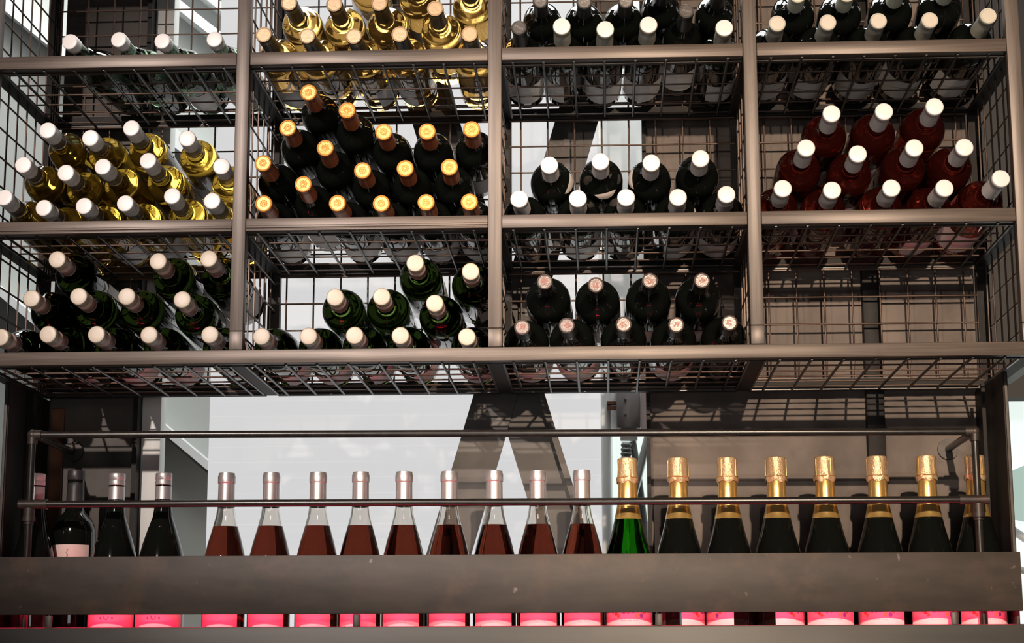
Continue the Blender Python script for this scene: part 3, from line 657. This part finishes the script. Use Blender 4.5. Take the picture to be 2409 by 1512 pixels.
champ_lab = arc_mesh('paper_label', .0409, -1.22, 1.22, .0185, .105, M['paper'], 26)
dots = [('dot_red', -.023, .0450, .0030), ('dot_orange', -.0185, .0410, .0028), ('dot_purple', -.009, .0475, .0030), ('dot_pink', -.002, .0480, .0032), ('dot_blue', .002, .0490, .0030), ('dot_purple', .007, .0485, .003), ('dot_yellow', .0135, .0420, .0034), ('dot_blue', .0215, .0415, .0034), ('dot_olive', .027, .0470, .003), ('dot_pink', -.029, .0480, .003)]
dot_me = [wrap_shape('label_dot', .0412 + .00003 * i, [ellipse(u, v, s, s * 1.12)], M[m]) for i, (m, u, v, s) in enumerate(dots)]
champ_txt = wrap_text(text_mesh('label_text', 'SPARKLING WINE', .0030, M['ink'], 1.35), .0413, .0335)
CHAMP = [(.2160, 0, -.02), (.3024, 1, 1.22), (.3858, 1, -1.15), (.4686, 1, .95), (.5510, 1, .02), (.6398, 1, -.35), (.7229, 1, .1), (.8043, 1, .05)]
for i, (x, dark, yaw) in enumerate(CHAMP):
    lab = 'gold-foiled green sparkling wine bottle lit through its glass, beside the pink wine bottles' if not dark else 'gold-foiled dark sparkling wine bottle in front of brown panel, %s from left of seven' % ORD[i - 1]
    o = stand('sparkling_wine_bottle', x, lab, 'wine bottle', 'sparkling wine bottles standing on the ledge'); o.rotation_euler.z = yaw
    me_obj('glass_body', champ_b if dark else champ_g, None, o); nf = me_obj('neck_foil', champ_neck, None, o)
    hd = me_obj('foil_hood', hoods[i % 4], None, o); me_obj('wire_hood', wire_me, None, hd)
    l = me_obj('paper_label', champ_lab, None, o); me_obj('label_text', champ_txt, None, l)
    for dm in dot_me: me_obj('label_dot', dm, None, l)

# two screw-capped dark bottles, a black-capped bottle with a cream label, one white-capped bottle in the corner
H = .2890
dark_me = lathe_mesh('glass_body', rose_prof(H, .0402), M['champ_black'], 44); slim_me = lathe_mesh('glass_body', rose_prof(H), M['champ_black'], 44)
scr = [(.0140, H - .060), (.0140, H - .0235), (.0136, H - .0228), (.0136, H - .0205), (.0142, H - .0200), (.0146, H - .017), (.0142, H - .0135), (.0138, H - .0125), (.0138, H - .0112), (.0143, H - .0105), (.0143, H - .0015), (.0135, H), (0, H)]
scr_me = lathe_mesh('screw_cap', scr, M['silver_cap'], 32); scrw_me = lathe_mesh('screw_cap', scr, M['white_cap'], 32)
wl = arc_mesh('paper_label', .0406, -1.35, 1.35, .0195, .092, M['paper'], 26)
wt = wrap_text(text_mesh('label_text', 'PRODUCT OF FRANCE', .0026, M['ink'], 1.1), .0409, .0315)
wm = wrap_shape('label_motif', .0409, [ellipse(-.010, .0405, .0016, .0026), ellipse(-.0035, .042, .001, .0032), ellipse(.0, .0385, .0026, .0012), ellipse(.0035, .042, .001, .0032), ellipse(.010, .0405, .0016, .0026)], M['ink'])
for i, x in enumerate((-.6670, -.5850)):
    o = stand('wine_bottle', x, 'silver screw-capped dark wine bottle on ledge, %s' % ('next to the black-capped bottle' if i == 0 else 'next to the pink wine bottles'), 'wine bottle', 'dark screw-capped bottles on the ledge')
    o.rotation_euler.z = (.02, -.02)[i]
    me_obj('glass_body', dark_me, None, o); me_obj('screw_cap', scr_me, None, o); l = me_obj('paper_label', wl, None, o); me_obj('label_text', wt, None, l); me_obj('label_motif', wm, None, l)
o = stand('wine_bottle', -.8050, 'white-capped dark wine bottle half hidden by the pipe rail corner', 'wine bottle', None, .178)
me_obj('glass_body', slim_me, None, o); me_obj('screw_cap', scrw_me, None, o)
o = stand('wine_bottle', -.7533, 'black-capped dark wine bottle with cream label standing by the pipe rail corner', 'wine bottle', None, .235)
H = .3010
def b2(): return [(0, .006), (.02, .004), (.033, 0), (.0366, .003), (.0376, .009), (.0376, .186), (.0368, .196), (.0340, .207), (.0285, .216), (.0225, .2225), (.0180, .2275), (.0158, .234), (.0150, .244), (.0146, H - .004), (0, H - .002)]
me_obj('glass_body', lathe_mesh('glass_body', b2(), M['champ_black'], 48), None, o)
me_obj('capsule', lathe_mesh('capsule', [(.0158, H - .060), (.0150, H - .030), (.0146, H - .0175), (.0152, H - .0165), (.0154, H - .008), (.0150, H - .006), (.0150, H - .0015), (.0140, H), (0, H)], M['darkcap'], 32), None, o)
l = me_obj('paper_label', arc_mesh('paper_label', .0380, -1.05, 1.05, .070, .1685, M['cream_paper'], 24), None, o)
leaf = [ellipse(.0015 * math.sin(k * 1.3), .147 + .0021 * k, .0012, .0007, 8) for k in range(7)] + [[(-.0003, .142), (.0003, .142), (.0003, .162), (-.0003, .162)]]
me_obj('leaf_drawing', wrap_shape('leaf_drawing', .0383, leaf, M['ink']), None, l)
